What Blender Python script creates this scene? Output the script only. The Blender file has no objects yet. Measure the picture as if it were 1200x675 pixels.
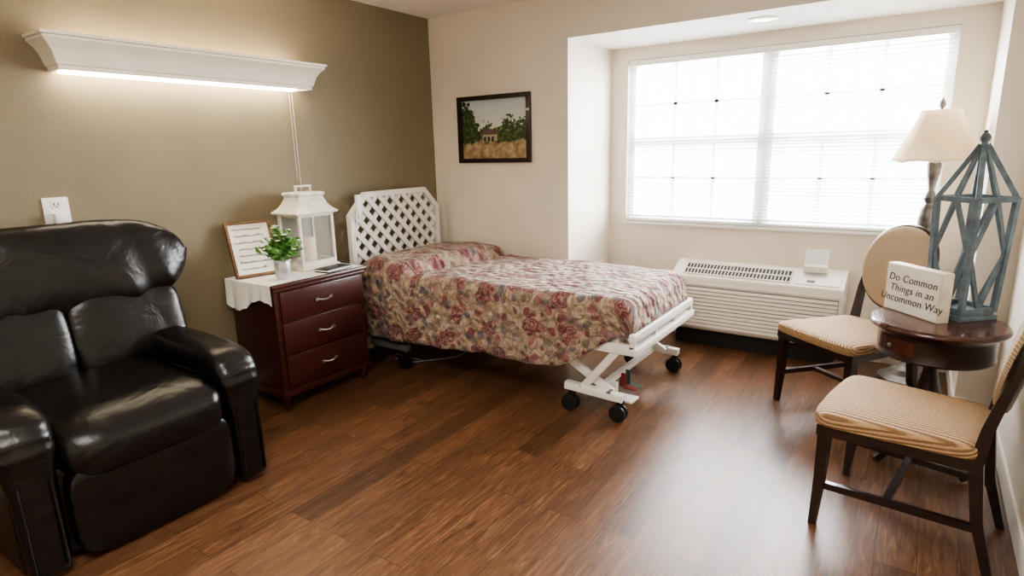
import bpy, bmesh, math, random
from mathutils import Vector, Matrix, Euler
random.seed(7)
SC=bpy.context.scene
COL=SC.collection
R=math.radians
# ---------------------------------------------------------------- materials
def newmat(name):
    m=bpy.data.materials.new(name); m.use_nodes=True
    nt=m.node_tree; b=nt.nodes['Principled BSDF']; return m,nt,b
def node(nt,t,**k):
    n=nt.nodes.new(t)
    for a,v in k.items(): setattr(n,a,v)
    return n
def ramp(nt,stops,src=None,interp='LINEAR'):
    r=nt.nodes.new('ShaderNodeValToRGB'); r.color_ramp.interpolation=interp
    e=r.color_ramp.elements
    while len(e)<len(stops): e.new(0.5)
    for i,(p,c) in enumerate(stops):
        e[i].position=p; e[i].color=(c[0],c[1],c[2],1) if not isinstance(c,(int,float)) else (c,c,c,1)
    if src is not None: nt.links.new(src,r.inputs[0])
    return r
def coords(nt,scale=(1,1,1),rot=(0,0,0),kind='Object'):
    tc=nt.nodes.new('ShaderNodeTexCoord'); mp=nt.nodes.new('ShaderNodeMapping')
    mp.inputs['Scale'].default_value=scale; mp.inputs['Rotation'].default_value=rot
    nt.links.new(tc.outputs[kind],mp.inputs[0]); return mp.outputs[0]
def bump(nt,b,h,strength,dist=0.01):
    bp=nt.nodes.new('ShaderNodeBump'); bp.inputs['Strength'].default_value=strength; bp.inputs['Distance'].default_value=dist
    nt.links.new(h,bp.inputs['Height']); nt.links.new(bp.outputs[0],b.inputs['Normal']); return bp
def simple(name,col,rough=.5,metal=0,nscale=30,var=.12,bstr=0.0,bscale=None,stretch=(1,1,1),coat=0,spec=.5):
    m,nt,b=newmat(name)
    v=coords(nt,stretch)
    n=node(nt,'ShaderNodeTexNoise'); n.inputs['Scale'].default_value=nscale; n.inputs['Detail'].default_value=5
    nt.links.new(v,n.inputs['Vector'])
    lo=[c*(1-var) for c in col]; hi=[min(1,c*(1+var)) for c in col]
    r=ramp(nt,[(.3,lo),(.7,hi)],n.outputs['Fac']); nt.links.new(r.outputs[0],b.inputs['Base Color'])
    b.inputs['Roughness'].default_value=rough; b.inputs['Metallic'].default_value=metal
    b.inputs['Coat Weight'].default_value=coat; b.inputs['Specular IOR Level'].default_value=spec
    if bstr:
        n2=node(nt,'ShaderNodeTexNoise'); n2.inputs['Scale'].default_value=bscale or nscale*3; n2.inputs['Detail'].default_value=4
        nt.links.new(v,n2.inputs['Vector']); bump(nt,b,n2.outputs['Fac'],bstr)
    return m

M_green=simple('olive_paint',(0.220,0.184,0.115),.6,nscale=3,var=.04,bstr=.15,bscale=90)
M_cream=simple('cream_paint',(0.82,0.745,0.635),.6,nscale=3,var=.03,bstr=.12,bscale=90)
M_ceil=simple('ceiling_paint',(0.88,0.85,0.79),.8,nscale=4,var=.02,bstr=.12,bscale=120)
M_trim=simple('trim_paint',(0.80,0.75,0.67),.45,nscale=5,var=.03)
M_white=simple('white_paint',(0.86,0.84,0.80),.35,nscale=6,var=.03)
M_creamtrim=simple('cream_valance_paint',(0.86,0.79,0.68),.4,nscale=6,var=.03)
M_frost=simple('vinyl_white',(0.88,0.89,0.90),.4,nscale=6,var=.02)
M_cherry=simple('cherry_wood',(0.048,0.010,0.008),.30,nscale=6,var=.25,stretch=(1,1,8),coat=.15)
M_darkwood=simple('espresso_wood',(0.020,0.009,0.007),.28,nscale=9,var=.4,stretch=(1,1,6),coat=.3)
M_mahog=simple('mahogany_top',(0.065,0.018,0.012),.22,nscale=8,var=.4,stretch=(1,6,1),coat=.4)
M_black=simple('black_rubber',(0.012,0.012,0.013),.5,nscale=20)
M_dark=simple('dark_gap',(0.02,0.02,0.02),.8,nscale=20)
M_metal=simple('brushed_nickel',(0.65,0.64,0.62),.25,1,nscale=60,var=.06)
M_pewter=simple('pewter',(0.20,0.19,0.185),.4,.6,nscale=25,var=.35,bstr=.15)
M_steel=simple('galvanised_metal',(0.60,0.61,0.62),.4,.7,nscale=30,var=.15)
M_grey=simple('grey_frame',(0.16,0.16,0.16),.5,.3,nscale=30)
M_vent=simple('vent_shadow',(0.055,0.055,0.055),.7,nscale=30)
M_cable=simple('grey_cable',(0.25,0.25,0.25),.5,nscale=30)
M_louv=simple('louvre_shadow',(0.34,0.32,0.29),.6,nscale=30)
M_red=simple('red_plastic',(0.26,0.05,0.055),.5)
M_greenp=simple('green_plastic',(0.07,0.17,0.13),.5)
M_shade=simple('linen_shade',(0.93,0.81,0.64),.8,nscale=80,var=.04,bstr=.1)
M_candle=simple('candle_wax',(0.88,0.70,0.52),.5,nscale=8,var=.03)
M_leaf=simple('leaf_green',(0.13,0.30,0.07),.5,nscale=18,var=.5)
M_flower=simple('white_petal',(0.85,0.87,0.75),.6,nscale=18,var=.05)
M_rwhite=simple('distressed_white',(0.70,0.67,0.60),.7,nscale=22,var=.18,bstr=.3)
M_bgrey=simple('distressed_blue_grey',(0.110,0.148,0.172),.65,nscale=18,var=.35,bstr=.3)
M_oak=simple('brown_frame_wood',(0.16,0.085,0.04),.5,nscale=12,var=.35,stretch=(1,1,5))
M_ink=simple('black_ink',(0.03,0.03,0.03),.6)
M_ink2=simple('dark_grey_ink',(0.04,0.037,0.035),.6)
M_sign=simple('sign_face_white',(0.84,0.81,0.74),.6,nscale=10,var=.04)
M_signb=simple('sign_block_cream',(0.74,0.65,0.52),.6,nscale=14,var=.10,bstr=.1)
M_ac=simple('ac_plastic',(0.84,0.79,0.70),.45,nscale=6,var=.02)
M_blackbook=simple('black_cover',(0.015,0.015,0.018),.35)
M_cord=simple('cord_white',(0.6,0.57,0.5),.5)

def leather():
    m,nt,b=newmat('black_leather'); v=coords(nt)
    n=node(nt,'ShaderNodeTexNoise'); n.inputs['Scale'].default_value=6; n.inputs['Detail'].default_value=3; nt.links.new(v,n.inputs['Vector'])
    r=ramp(nt,[(.3,(0.0035,0.0028,0.0028)),(.75,(0.0085,0.0068,0.0062))],n.outputs['Fac']); nt.links.new(r.outputs[0],b.inputs['Base Color'])
    b.inputs['Roughness'].default_value=.27; b.inputs['Specular IOR Level'].default_value=.45
    n2=node(nt,'ShaderNodeTexNoise'); n2.inputs['Scale'].default_value=7; n2.inputs['Detail'].default_value=3; n2.inputs['Distortion'].default_value=.7; nt.links.new(v,n2.inputs['Vector'])
    vo=node(nt,'ShaderNodeTexVoronoi'); vo.inputs['Scale'].default_value=240; nt.links.new(v,vo.inputs['Vector'])
    mx=node(nt,'ShaderNodeMath',operation='MULTIPLY_ADD'); mx.inputs[1].default_value=.04
    nt.links.new(vo.outputs['Distance'],mx.inputs[0]); nt.links.new(n2.outputs['Fac'],mx.inputs[2])
    bump(nt,b,mx.outputs[0],.38,.025); return m
M_leather=leather()

def floor_mat():
    m,nt,b=newmat('wood_plank_floor'); L=nt.links
    v=coords(nt,rot=(0,0,R(90)))
    br=node(nt,'ShaderNodeTexBrick'); br.offset=.37; br.offset_frequency=2
    br.inputs['Color1'].default_value=(0,0,0,1); br.inputs['Color2'].default_value=(1,1,1,1); br.inputs['Mortar'].default_value=(.5,.5,.5,1)
    br.inputs['Scale'].default_value=1; br.inputs['Mortar Size'].default_value=.0013; br.inputs['Brick Width'].default_value=.92; br.inputs['Row Height'].default_value=.125; br.inputs['Mortar Smooth'].default_value=0
    L.new(v,br.inputs['Vector'])
    sep=node(nt,'ShaderNodeSeparateXYZ'); L.new(v,sep.inputs[0])
    sh=node(nt,'ShaderNodeMath',operation='MULTIPLY'); sh.inputs[1].default_value=17.; L.new(br.outputs['Color'],sh.inputs[0])
    sx=node(nt,'ShaderNodeMath',operation='MULTIPLY'); sx.inputs[1].default_value=1.7; L.new(sep.outputs[0],sx.inputs[0])
    sy=node(nt,'ShaderNodeMath',operation='MULTIPLY'); sy.inputs[1].default_value=18.; L.new(sep.outputs[1],sy.inputs[0])
    cb=node(nt,'ShaderNodeCombineXYZ'); L.new(sx.outputs[0],cb.inputs[0]); L.new(sy.outputs[0],cb.inputs[1]); L.new(sh.outputs[0],cb.inputs[2])
    g=node(nt,'ShaderNodeTexNoise'); g.inputs['Scale'].default_value=2.0; g.inputs['Detail'].default_value=10; g.inputs['Roughness'].default_value=.68; g.inputs['Distortion'].default_value=2.0; L.new(cb.outputs[0],g.inputs['Vector'])
    gr=ramp(nt,[(.32,(0.050,0.023,0.012)),(.44,(0.115,0.053,0.026)),(.55,(0.155,0.073,0.036)),(.68,(0.265,0.138,0.072))],g.outputs['Fac'])
    tone=ramp(nt,[(0,.66),(.5,.94),(1,1.16)],br.outputs['Color'])
    mul=node(nt,'ShaderNodeMix',data_type='RGBA',blend_type='MULTIPLY'); mul.inputs['Factor'].default_value=1
    L.new(gr.outputs[0],mul.inputs[6]); L.new(tone.outputs[0],mul.inputs[7])
    mo=node(nt,'ShaderNodeMix',data_type='RGBA'); mo.inputs[7].default_value=(0.022,0.011,0.008,1)
    fa=node(nt,'ShaderNodeMath',operation='MULTIPLY'); fa.inputs[1].default_value=.75; L.new(br.outputs['Fac'],fa.inputs[0])
    L.new(fa.outputs[0],mo.inputs[0]); L.new(mul.outputs[2],mo.inputs[6]); L.new(mo.outputs[2],b.inputs['Base Color'])
    rr=ramp(nt,[(.3,.30),(.7,.42)],g.outputs['Fac']); L.new(rr.outputs[0],b.inputs['Roughness'])
    b.inputs['Specular IOR Level'].default_value=.55
    bump(nt,b,g.outputs['Fac'],.12,.003); return m
M_floor=floor_mat()

def quilt_mat():
    m,nt,b=newmat('floral_quilt'); L=nt.links
    v=coords(nt,kind='UV')
    nz=node(nt,'ShaderNodeTexNoise'); nz.inputs['Scale'].default_value=9; nz.inputs['Detail'].default_value=2; L.new(v,nz.inputs['Vector'])
    vm=node(nt,'ShaderNodeVectorMath',operation='MULTIPLY_ADD'); vm.inputs[1].default_value=(.085,.085,.085)
    L.new(nz.outputs['Color'],vm.inputs[0]); L.new(v,vm.inputs[2]); vv=vm.outputs[0]
    def vor(sc,feat='F1',src=vv,rnd=.85):
        n=node(nt,'ShaderNodeTexVoronoi',feature=feat); n.inputs['Scale'].default_value=sc; n.inputs['Randomness'].default_value=rnd; L.new(src,n.inputs['Vector']); return n
    def mth(op,a,c=None,d=None):
        n=node(nt,'ShaderNodeMath',operation=op)
        for i,q in enumerate((a,c,d)):
            if q is None: continue
            if isinstance(q,(int,float)): n.inputs[i].default_value=q
            else: L.new(q,n.inputs[i])
        return n.outputs[0]
    def mix(f,a,c):
        n=node(nt,'ShaderNodeMix',data_type='RGBA'); L.new(f,n.inputs[0])
        for i,q in ((6,a),(7,c)):
            if isinstance(q,tuple): n.inputs[i].default_value=(*q,1)
            else: L.new(q,n.inputs[i])
        return n.outputs[2]
    base=ramp(nt,[(.3,(0.33,0.245,0.17)),(.7,(0.50,0.40,0.295))],nz.outputs['Fac']).outputs[0]
    lv=vor(17); lmask=ramp(nt,[(.42,1.),(.47,0.)],lv.outputs['Distance']).outputs[0]
    lcol=ramp(nt,[(0,(0.165,0.145,0.155)),(.2,(0.26,0.115,0.105)),(.36,(0.36,0.26,0.19)),(.50,(0.19,0.15,0.11)),(.64,(0.20,0.065,0.068)),(.78,(0.36,0.22,0.18)),(.90,(0.25,0.17,0.17))],mth('FRACT',mth('MULTIPLY',lv.outputs['Color'],3.0)),'CONSTANT').outputs[0]
    c=mix(lmask,base,lcol)
    ed=vor(17,'DISTANCE_TO_EDGE'); em=ramp(nt,[(.02,1.),(.07,0.)],ed.outputs['Distance']).outputs[0]
    c=mix(mth('MULTIPLY',em,.55),c,(0.15,0.07,0.06))
    fl=vor(5.6,rnd=.7); fd=fl.outputs['Distance']
    wv=node(nt,'ShaderNodeTexNoise'); wv.inputs['Scale'].default_value=26; wv.inputs['Detail'].default_value=3; L.new(v,wv.inputs['Vector'])
    fd2=mth('MULTIPLY_ADD',wv.outputs['Fac'],.6,fd)
    fmask=ramp(nt,[(.64,1.),(.67,0.)],fd2).outputs[0]
    rings=mth('FRACT',mth('MULTIPLY',fd2,9.))
    rc=ramp(nt,[(0,(0.10,0.022,0.028)),(.3,(0.175,0.045,0.05)),(.55,(0.25,0.10,0.095)),(.8,(0.40,0.26,0.21)),(1,(0.14,0.04,0.042))],rings).outputs[0]
    c=mix(fmask,c,rc)
    tn=node(nt,'ShaderNodeTexNoise'); tn.inputs['Scale'].default_value=15; tn.inputs['Detail'].default_value=1; L.new(v,tn.inputs['Vector'])
    tw=ramp(nt,[(.475,0.),(.49,1.),(.51,1.),(.525,0.)],tn.outputs['Fac']).outputs[0]
    c=mix(mth('MULTIPLY',tw,.65),c,(0.12,0.10,0.115))
    L.new(c,b.inputs['Base Color']); b.inputs['Roughness'].default_value=.85; b.inputs['Sheen Weight'].default_value=.1
    q=vor(24,'SMOOTH_F1',v,1.); qi=mth('SUBTRACT',1.,q.outputs['Distance'])
    bump(nt,b,qi,1.,.035); return m
M_quilt=quilt_mat()

def fabric(name,c1,c2,sc=110,cross=.1):
    m,nt,b=newmat(name); L=nt.links; v=coords(nt,rot=(R(45),0,0))
    w=node(nt,'ShaderNodeTexWave',wave_type='BANDS',bands_direction='Y'); w.inputs['Scale'].default_value=sc*.22; w.inputs['Distortion'].default_value=1.0; w.inputs['Detail'].default_value=2; w.inputs['Detail Scale'].default_value=4
    L.new(v,w.inputs['Vector'])
    w2=node(nt,'ShaderNodeTexNoise'); w2.inputs['Scale'].default_value=180; L.new(v,w2.inputs['Vector'])
    mu=node(nt,'ShaderNodeMath',operation='MULTIPLY_ADD'); mu.inputs[1].default_value=cross; L.new(w2.outputs['Fac'],mu.inputs[0]); L.new(w.outputs['Fac'],mu.inputs[2])
    r=ramp(nt,[(.15,c1),(1.1,c2)],mu.outputs[0]); L.new(r.outputs[0],b.inputs['Base Color']); b.inputs['Roughness'].default_value=.8
    bump(nt,b,mu.outputs[0],.5,.006); return m
M_tan=fabric('tan_ribbed_fabric',(0.19,0.105,0.048),(0.48,0.31,0.165),125,.3)
M_tanback=fabric('tan_woven_fabric',(0.32,0.22,0.13),(0.50,0.375,0.24),170,.3)

def lace():
    m,nt,b=newmat('white_lace'); L=nt.links; v=coords(nt)
    vo=node(nt,'ShaderNodeTexVoronoi'); vo.inputs['Scale'].default_value=75; vo.inputs['Randomness'].default_value=.5; L.new(v,vo.inputs['Vector'])
    r=ramp(nt,[(.18,.35),(.26,1.)],vo.outputs['Distance']); L.new(r.outputs[0],b.inputs['Alpha'])
    b.inputs['Base Color'].default_value=(.85,.83,.78,1); b.inputs['Roughness'].default_value=.8; return m
M_lace=lace()
def slatm():
    m,nt,b=newmat('blind_slat'); b.inputs['Roughness'].default_value=.5
    n=node(nt,'ShaderNodeTexNoise'); n.inputs['Scale'].default_value=3
    r=ramp(nt,[(0,(.80,.80,.80)),(1,(.85,.85,.85))],n.outputs['Fac']); nt.links.new(r.outputs[0],b.inputs['Base Color'])
    t=node(nt,'ShaderNodeBsdfTranslucent'); t.inputs[0].default_value=(.85,.86,.86,1)
    mx=node(nt,'ShaderNodeMixShader'); mx.inputs[0].default_value=.18
    nt.links.new(b.outputs[0],mx.inputs[1]); nt.links.new(t.outputs[0],mx.inputs[2]); nt.links.new(mx.outputs[0],nt.nodes['Material Output'].inputs[0]); return m
M_slat=slatm()
def glassm():
    m,nt,b=newmat('clear_glass'); b.inputs['Roughness'].default_value=.03; b.inputs['Base Color'].default_value=(.9,.95,.95,1)
    t=node(nt,'ShaderNodeBsdfTransparent'); mx=node(nt,'ShaderNodeMixShader'); mx.inputs[0].default_value=.08
    nt.links.new(t.outputs[0],mx.inputs[1]); nt.links.new(b.outputs[0],mx.inputs[2]); nt.links.new(mx.outputs[0],nt.nodes['Material Output'].inputs[0]); return m
M_glass=glassm()
def emis(name,col,s):
    m,nt,b=newmat(name); b.inputs['Base Color'].default_value=(*col,1); b.inputs['Emission Color'].default_value=(*col,1); b.inputs['Emission Strength'].default_value=s
    return m
M_tube=emis('lit_diffuser',(1,.86,.66),13)
M_up=emis('uplight_tube_glow',(1,.84,.62),12)
M_canlight=emis('recessed_lamp_lens',(1,.9,.75),2.5)
def printmat(iw,ih):
    m,nt,b=newmat('landscape_print'); L=nt.links
    tc=node(nt,'ShaderNodeTexCoord'); sp=node(nt,'ShaderNodeSeparateXYZ'); L.new(tc.outputs['Object'],sp.inputs[0])
    def mth(op,a,c=None,d=None):
        n=node(nt,'ShaderNodeMath',operation=op)
        for i,q in enumerate((a,c,d)):
            if q is None: continue
            if isinstance(q,(int,float)): n.inputs[i].default_value=q
            else: L.new(q,n.inputs[i])
        return n.outputs[0]
    def noi(s,d=4):
        n=node(nt,'ShaderNodeTexNoise'); n.inputs['Scale'].default_value=s; n.inputs['Detail'].default_value=d; L.new(tc.outputs['Object'],n.inputs['Vector']); return n.outputs['Fac']
    def mix(f,a,c):
        n=node(nt,'ShaderNodeMix',data_type='RGBA'); L.new(f,n.inputs[0]); L.new(a,n.inputs[6]); L.new(c,n.inputs[7]); return n.outputs[2]
    xn=mth('MULTIPLY_ADD',sp.outputs[0],.5/iw,.5); zn=mth('MULTIPLY_ADD',sp.outputs[2],.5/ih,.5)
    sky=ramp(nt,[(.4,(.74,.72,.62)),(1,(.50,.58,.62))],zn).outputs[0]
    hh=ramp(nt,[(0,.98),(.13,.93),(.26,.52),(.42,.60),(.55,.50),(.72,.72),(.86,.62),(1,.70)],xn).outputs[0]
    d=mth('SUBTRACT',mth('MULTIPLY_ADD',mth('SUBTRACT',noi(38,6),.5),.65,hh),zn)
    tm=ramp(nt,[(.0,0.),(.03,1.)],d).outputs[0]
    tcz=ramp(nt,[(.30,(.010,.018,.008)),(.48,(.035,.065,.020)),(.62,(.09,.15,.045)),(.8,(.22,.28,.10))],noi(45,6)).outputs[0]
    gm=ramp(nt,[(0,0.),(.04,1.)],mth('SUBTRACT',mth('MULTIPLY_ADD',mth('SUBTRACT',noi(16,5),.5),.30,.30),zn)).outputs[0]
    gc=ramp(nt,[(.3,(.20,.14,.08)),(.5,(.40,.28,.16)),(.7,(.55,.42,.26))],noi(22,5)).outputs[0]
    c=mix(gm,mix(tm,sky,tcz),gc)
    L.new(c,b.inputs['Base Color']); b.inputs['Roughness'].default_value=.35; return m

# ---------------------------------------------------------------- mesh builder
class MB:
    def __init__(s): s.v=[];s.f=[];s.m=[]
    def add(s,vs,fs,mi=0,M=None):
        o=len(s.v)
        for p in vs:
            p=Vector(p); s.v.append(tuple(M@p if M is not None else p))
        for f in fs: s.f.append(tuple(i+o for i in f)); s.m.append(mi)
        return s
    def box(s,c,size,mi=0,rot=None,bev=0,seg=2):
        bm=bmesh.new(); bmesh.ops.create_cube(bm,size=1)
        for v in bm.verts: v.co=Vector((v.co.x*size[0],v.co.y*size[1],v.co.z*size[2]))
        if bev: bmesh.ops.bevel(bm,geom=bm.edges[:],offset=min(bev,min(size)*.48),segments=seg,affect='EDGES',profile=.6)
        M=Matrix.Translation(c)
        if rot is not None: M=M@(Euler(rot).to_matrix().to_4x4() if not isinstance(rot,Matrix) else rot.to_4x4())
        bm.verts.index_update()
        s.add([v.co for v in bm.verts],[[v.index for v in f.verts] for f in bm.faces],mi,M); bm.free(); return s
    def bb(s,x0,x1,y0,y1,z0,z1,mi=0,bev=0,seg=2):
        return s.box(((x0+x1)/2,(y0+y1)/2,(z0+z1)/2),(abs(x1-x0),abs(y1-y0),abs(z1-z0)),mi,None,bev,seg)
    def bar(s,p0,p1,w,t,mi=0,bev=0,up=(0,0,1)):
        p0=Vector(p0);p1=Vector(p1);d=p1-p0;L=d.length;d.normalize();u=Vector(up)
        if abs(d.dot(u))>.98: u=Vector((0,1,0))
        x=d.cross(u).normalized();y=x.cross(d)
        M=Matrix((x,d,y)).transposed()
        return s.box((p0+p1)/2,(w,L,t),mi,M,bev)
    def lathe(s,prof,c=(0,0,0),n=28,mi=0,M=None):
        vs=[];fs=[]
        for r,z in prof:
            for i in range(n):
                a=2*math.pi*i/n
                vs.append((c[0]+r*math.cos(a),c[1]+r*math.sin(a),c[2]+z))
        for j in range(len(prof)-1):
            for i in range(n):
                i2=(i+1)%n; fs.append((j*n+i,j*n+i2,(j+1)*n+i2,(j+1)*n+i))
        if prof[0][0]>1e-4: fs.append(tuple(reversed(range(n))))
        if prof[-1][0]>1e-4: fs.append(tuple(range((len(prof)-1)*n,len(prof)*n)))
        return s.add(vs,fs,mi,M)
    def tube(s,pts,rad,n=10,mi=0):
        pts=[Vector(p) for p in pts]; N=len(pts); vs=[];fs=[]
        if not isinstance(rad,(list,tuple)): rad=[rad]*N
        t0=(pts[1]-pts[0]).normalized(); ref=Vector((0,0,1)) if abs(t0.z)<.9 else Vector((1,0,0))
        nx=t0.cross(ref).normalized()
        for i,p in enumerate(pts):
            t=(pts[min(i+1,N-1)]-pts[max(i-1,0)]).normalized()
            nx=(nx-t*nx.dot(t)).normalized(); ny=t.cross(nx)
            for k in range(n):
                a=2*math.pi*(k+.5)/n; vs.append(p+(nx*math.cos(a)+ny*math.sin(a))*rad[i])
        for i in range(N-1):
            for k in range(n):
                k2=(k+1)%n; fs.append((i*n+k,i*n+k2,(i+1)*n+k2,(i+1)*n+k))
        fs.append(tuple(reversed(range(n)))); fs.append(tuple(range((N-1)*n,N*n)))
        return s.add(vs,fs,mi)
    def sweepxz(s,path,y,n=28,e=.55,mi=0,wr=None):
        P=[]; K=len(path); sub=12
        def cr(a,b,c,d,t): return .5*((2*b)+(-a+c)*t+(2*a-5*b+4*c-d)*t*t+(-a+3*b-3*c+d)*t**3)
        for i in range(K-1):
            q=[path[max(i-1,0)],path[i],path[i+1],path[min(i+2,K-1)]]
            for k in range(sub): P.append([cr(q[0][j],q[1][j],q[2][j],q[3][j],k/sub) for j in range(4)])
        P.append(list(path[-1])); N=len(P); vs=[];fs=[]
        for i,(x,z,w,t) in enumerate(P):
            a=P[max(i-1,0)];b=P[min(i+1,N-1)]; d=Vector((b[0]-a[0],0,b[1]-a[1])).normalized(); nn=Vector((-d.z,0,d.x))
            ef=1
            if i<3: ef=(.5,.8,.95)[i]
            for k in range(n):
                A_=2*math.pi*k/n; ca,sa=math.cos(A_),math.sin(A_)
                yy=w*math.copysign(abs(ca)**e,ca)*ef; tt=t*math.copysign(abs(sa)**e,sa)*ef
                if wr: tt*=1+wr(i/N,ca)
                vs.append((x+nn.x*tt,y+yy,z+nn.z*tt))
        for i in range(N-1):
            for k in range(n):
                k2=(k+1)%n; fs.append((i*n+k,i*n+k2,(i+1)*n+k2,(i+1)*n+k))
        fs.append(tuple(reversed(range(n)))); fs.append(tuple(range((N-1)*n,N*n)))
        return s.add(vs,fs,mi)
    def se(s,c,h,e1=.5,e2=.5,nu=20,nv=40,mi=0,rot=None,fn=None):
        def p(x,e): return math.copysign(abs(x)**e,x)
        vs=[];fs=[]
        for i in range(nu+1):
            u=-math.pi/2+math.pi*i/nu
            for j in range(nv):
                w=2*math.pi*j/nv
                q=Vector((h[0]*p(math.cos(u),e1)*p(math.cos(w),e2),h[1]*p(math.cos(u),e1)*p(math.sin(w),e2),h[2]*p(math.sin(u),e1)))
                if fn: q=fn(q)
                vs.append(q)
        for i in range(nu):
            for j in range(nv):
                j2=(j+1)%nv; fs.append((i*nv+j,i*nv+j2,(i+1)*nv+j2,(i+1)*nv+j))
        M=Matrix.Translation(c)
        if rot is not None: M=M@Euler(rot).to_matrix().to_4x4()
        return s.add(vs,fs,mi,M)
    def prism(s,poly,axis,a,b,mi=0,M=None):
        def P(q,d):
            if axis=='x': return (d,q[0],q[1])
            if axis=='y': return (q[0],d,q[1])
            return (q[0],q[1],d)
        n=len(poly); vs=[P(q,a) for q in poly]+[P(q,b) for q in poly]
        fs=[tuple(range(n)),tuple(reversed(range(n,2*n)))]+[(i,n+i,n+(i+1)%n,(i+1)%n) for i in range(n)]
        return s.add(vs,fs,mi,M)
    def frame(s,outer,inner,axis,a,b,mi=0):
        def P(q,d):
            if axis=='x': return (d,q[0],q[1])
            if axis=='y': return (q[0],d,q[1])
            return (q[0],q[1],d)
        n=len(outer); vs=[P(q,a) for q in outer]+[P(q,a) for q in inner]+[P(q,b) for q in outer]+[P(q,b) for q in inner]
        fs=[]
        for i in range(n):
            j=(i+1)%n
            fs+=[(i,j,n+j,n+i),(2*n+i,3*n+i,3*n+j,2*n+j),(i,2*n+i,2*n+j,j),(n+i,n+j,3*n+j,3*n+i)]
        return s.add(vs,fs,mi)
    def grid(s,fn,nu,nv,mi=0):
        vs=[fn(i/nu,j/nv) for i in range(nu+1) for j in range(nv+1)]
        fs=[(i*(nv+1)+j,(i+1)*(nv+1)+j,(i+1)*(nv+1)+j+1,i*(nv+1)+j+1) for i in range(nu) for j in range(nv)]
        return s.add(vs,fs,mi)
    def obj(s,name,mats,parent=None,loc=(0,0,0),rot=(0,0,0),ang=38,label=None,fixn=True):
        me=bpy.data.meshes.new(name); me.from_pydata(s.v,[],s.f); me.update()
        if fixn:
            bm=bmesh.new(); bm.from_mesh(me); bmesh.ops.recalc_face_normals(bm,faces=bm.faces[:]); bm.to_mesh(me); bm.free()
        if not isinstance(mats,(list,tuple)): mats=[mats]
        for m in mats: me.materials.append(m)
        me.polygons.foreach_set('material_index',s.m)
        me.polygons.foreach_set('use_smooth',[True]*len(me.polygons))
        me.set_sharp_from_angle(angle=R(ang))
        o=bpy.data.objects.new(name,me); COL.objects.link(o); o.location=loc; o.rotation_euler=rot
        if parent: o.parent=parent
        if label: o['label']=label
        return o
def root(name,loc,label,cat,rz=0,group=None):
    e=bpy.data.objects.new(name,None); e.empty_display_size=.1; COL.objects.link(e); e.location=loc; e.rotation_euler=(0,0,rz)
    tag(e,label,cat,group); return e
def tag(o,label,cat,group=None):
    o['label']=label; o['category']=cat
    if group: o['group']=group
    return o
def struct(o): o['kind']='structure'; return o
def text(name,body,size,mat,parent,loc,rot,shear=.25,align='CENTER',ext=.0006,label=None,off=0):
    cu=bpy.data.curves.new(name,'FONT'); cu.body=body; cu.size=size; cu.shear=shear; cu.align_x=align; cu.align_y='CENTER'; cu.extrude=ext; cu.space_line=1.02; cu.offset=off; cu.space_character=1.06
    t=bpy.data.objects.new('tmp',cu); COL.objects.link(t)
    bpy.context.view_layer.update()
    me=bpy.data.meshes.new_from_object(t.evaluated_get(bpy.context.evaluated_depsgraph_get()))
    bpy.data.objects.remove(t); me.name=name; me.materials.clear(); me.materials.append(mat)
    o=bpy.data.objects.new(name,me); COL.objects.link(o); o.parent=parent; o.location=loc; o.rotation_euler=rot
    if label: o['label']=label
    return o

# ---------------------------------------------------------------- camera
f=693.8; yaw,pitch,roll=R(34.614),R(13.011),R(1.389)
F=Vector((-math.sin(yaw)*math.cos(pitch),math.cos(yaw)*math.cos(pitch),-math.sin(pitch)))
Rr=Vector((math.cos(yaw),math.sin(yaw),0)); U=Rr.cross(F)
Xc=Rr*math.cos(roll)-U*math.sin(roll); Yc=Rr*math.sin(roll)+U*math.cos(roll)
cd=bpy.data.cameras.new('camera'); cam=bpy.data.objects.new('camera',cd); COL.objects.link(cam)
cd.sensor_width=36; cd.lens=f/1200*36; cd.clip_start=.02
Mc=Matrix((Xc,Yc,-F)).transposed().to_4x4(); Mc.translation=Vector((0,0,1.424)); cam.matrix_world=Mc
SC.camera=cam

# ---------------------------------------------------------------- room
A,B,D,E,LX,RX,RW=-3.311,3.734,2.156,4.428,-2.072,.262,.42
Y0=-1.7; H=2.44; T=.12
struct(MB().bb(A-T,RW+T,Y0-T,E+T,-.1,0).obj('floor',M_floor))
struct(MB().bb(A-T,RW+T,Y0-T,B+T,H,H+.1).obj('ceiling',M_ceil))
struct(MB().bb(A-T,A,Y0-T,B+T,0,H).obj('wall_left',M_green))
struct(MB().bb(RW,RW+T,Y0-T,B+T,0,H).obj('wall_right',M_cream))
struct(MB().bb(A,RW,Y0-T,Y0,0,H).obj('wall_front',M_cream))
struct(MB().bb(A,LX,B,B+T,0,H).bb(LX,RX,B,B+T,D,H).bb(RX,RW,B,B+T,0,H).obj('wall_back',M_cream))
struct(MB().bb(LX-.02,RX+.02,B+T,E+T,D,D+.1).bb(LX,RX,B+.001,B+T,D-.001,D).obj('ceiling_alcove',M_ceil))
struct(MB().bb(LX-T,LX,B+T,E+T,0,D).obj('wall_alcove_left',M_cream))
struct(MB().bb(RX,RX+T,B+T,E+T,0,D).obj('wall_alcove_right',M_cream))
wx0,wx1,wz0,wz1=-1.935,.088,.862,2.067
struct(MB().bb(LX,wx0,E,E+T,0,D).bb(wx1,RX,E,E+T,0,D).bb(wx0,wx1,E,E+T,0,wz0).bb(wx0,wx1,E,E+T,wz1,D).obj('wall_alcove_back',M_cream))
bh=.1
struct(MB().bb(LX,RX,E-.012,E,0,bh,bev=.004).obj('baseboard_alcove',M_trim))
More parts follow.
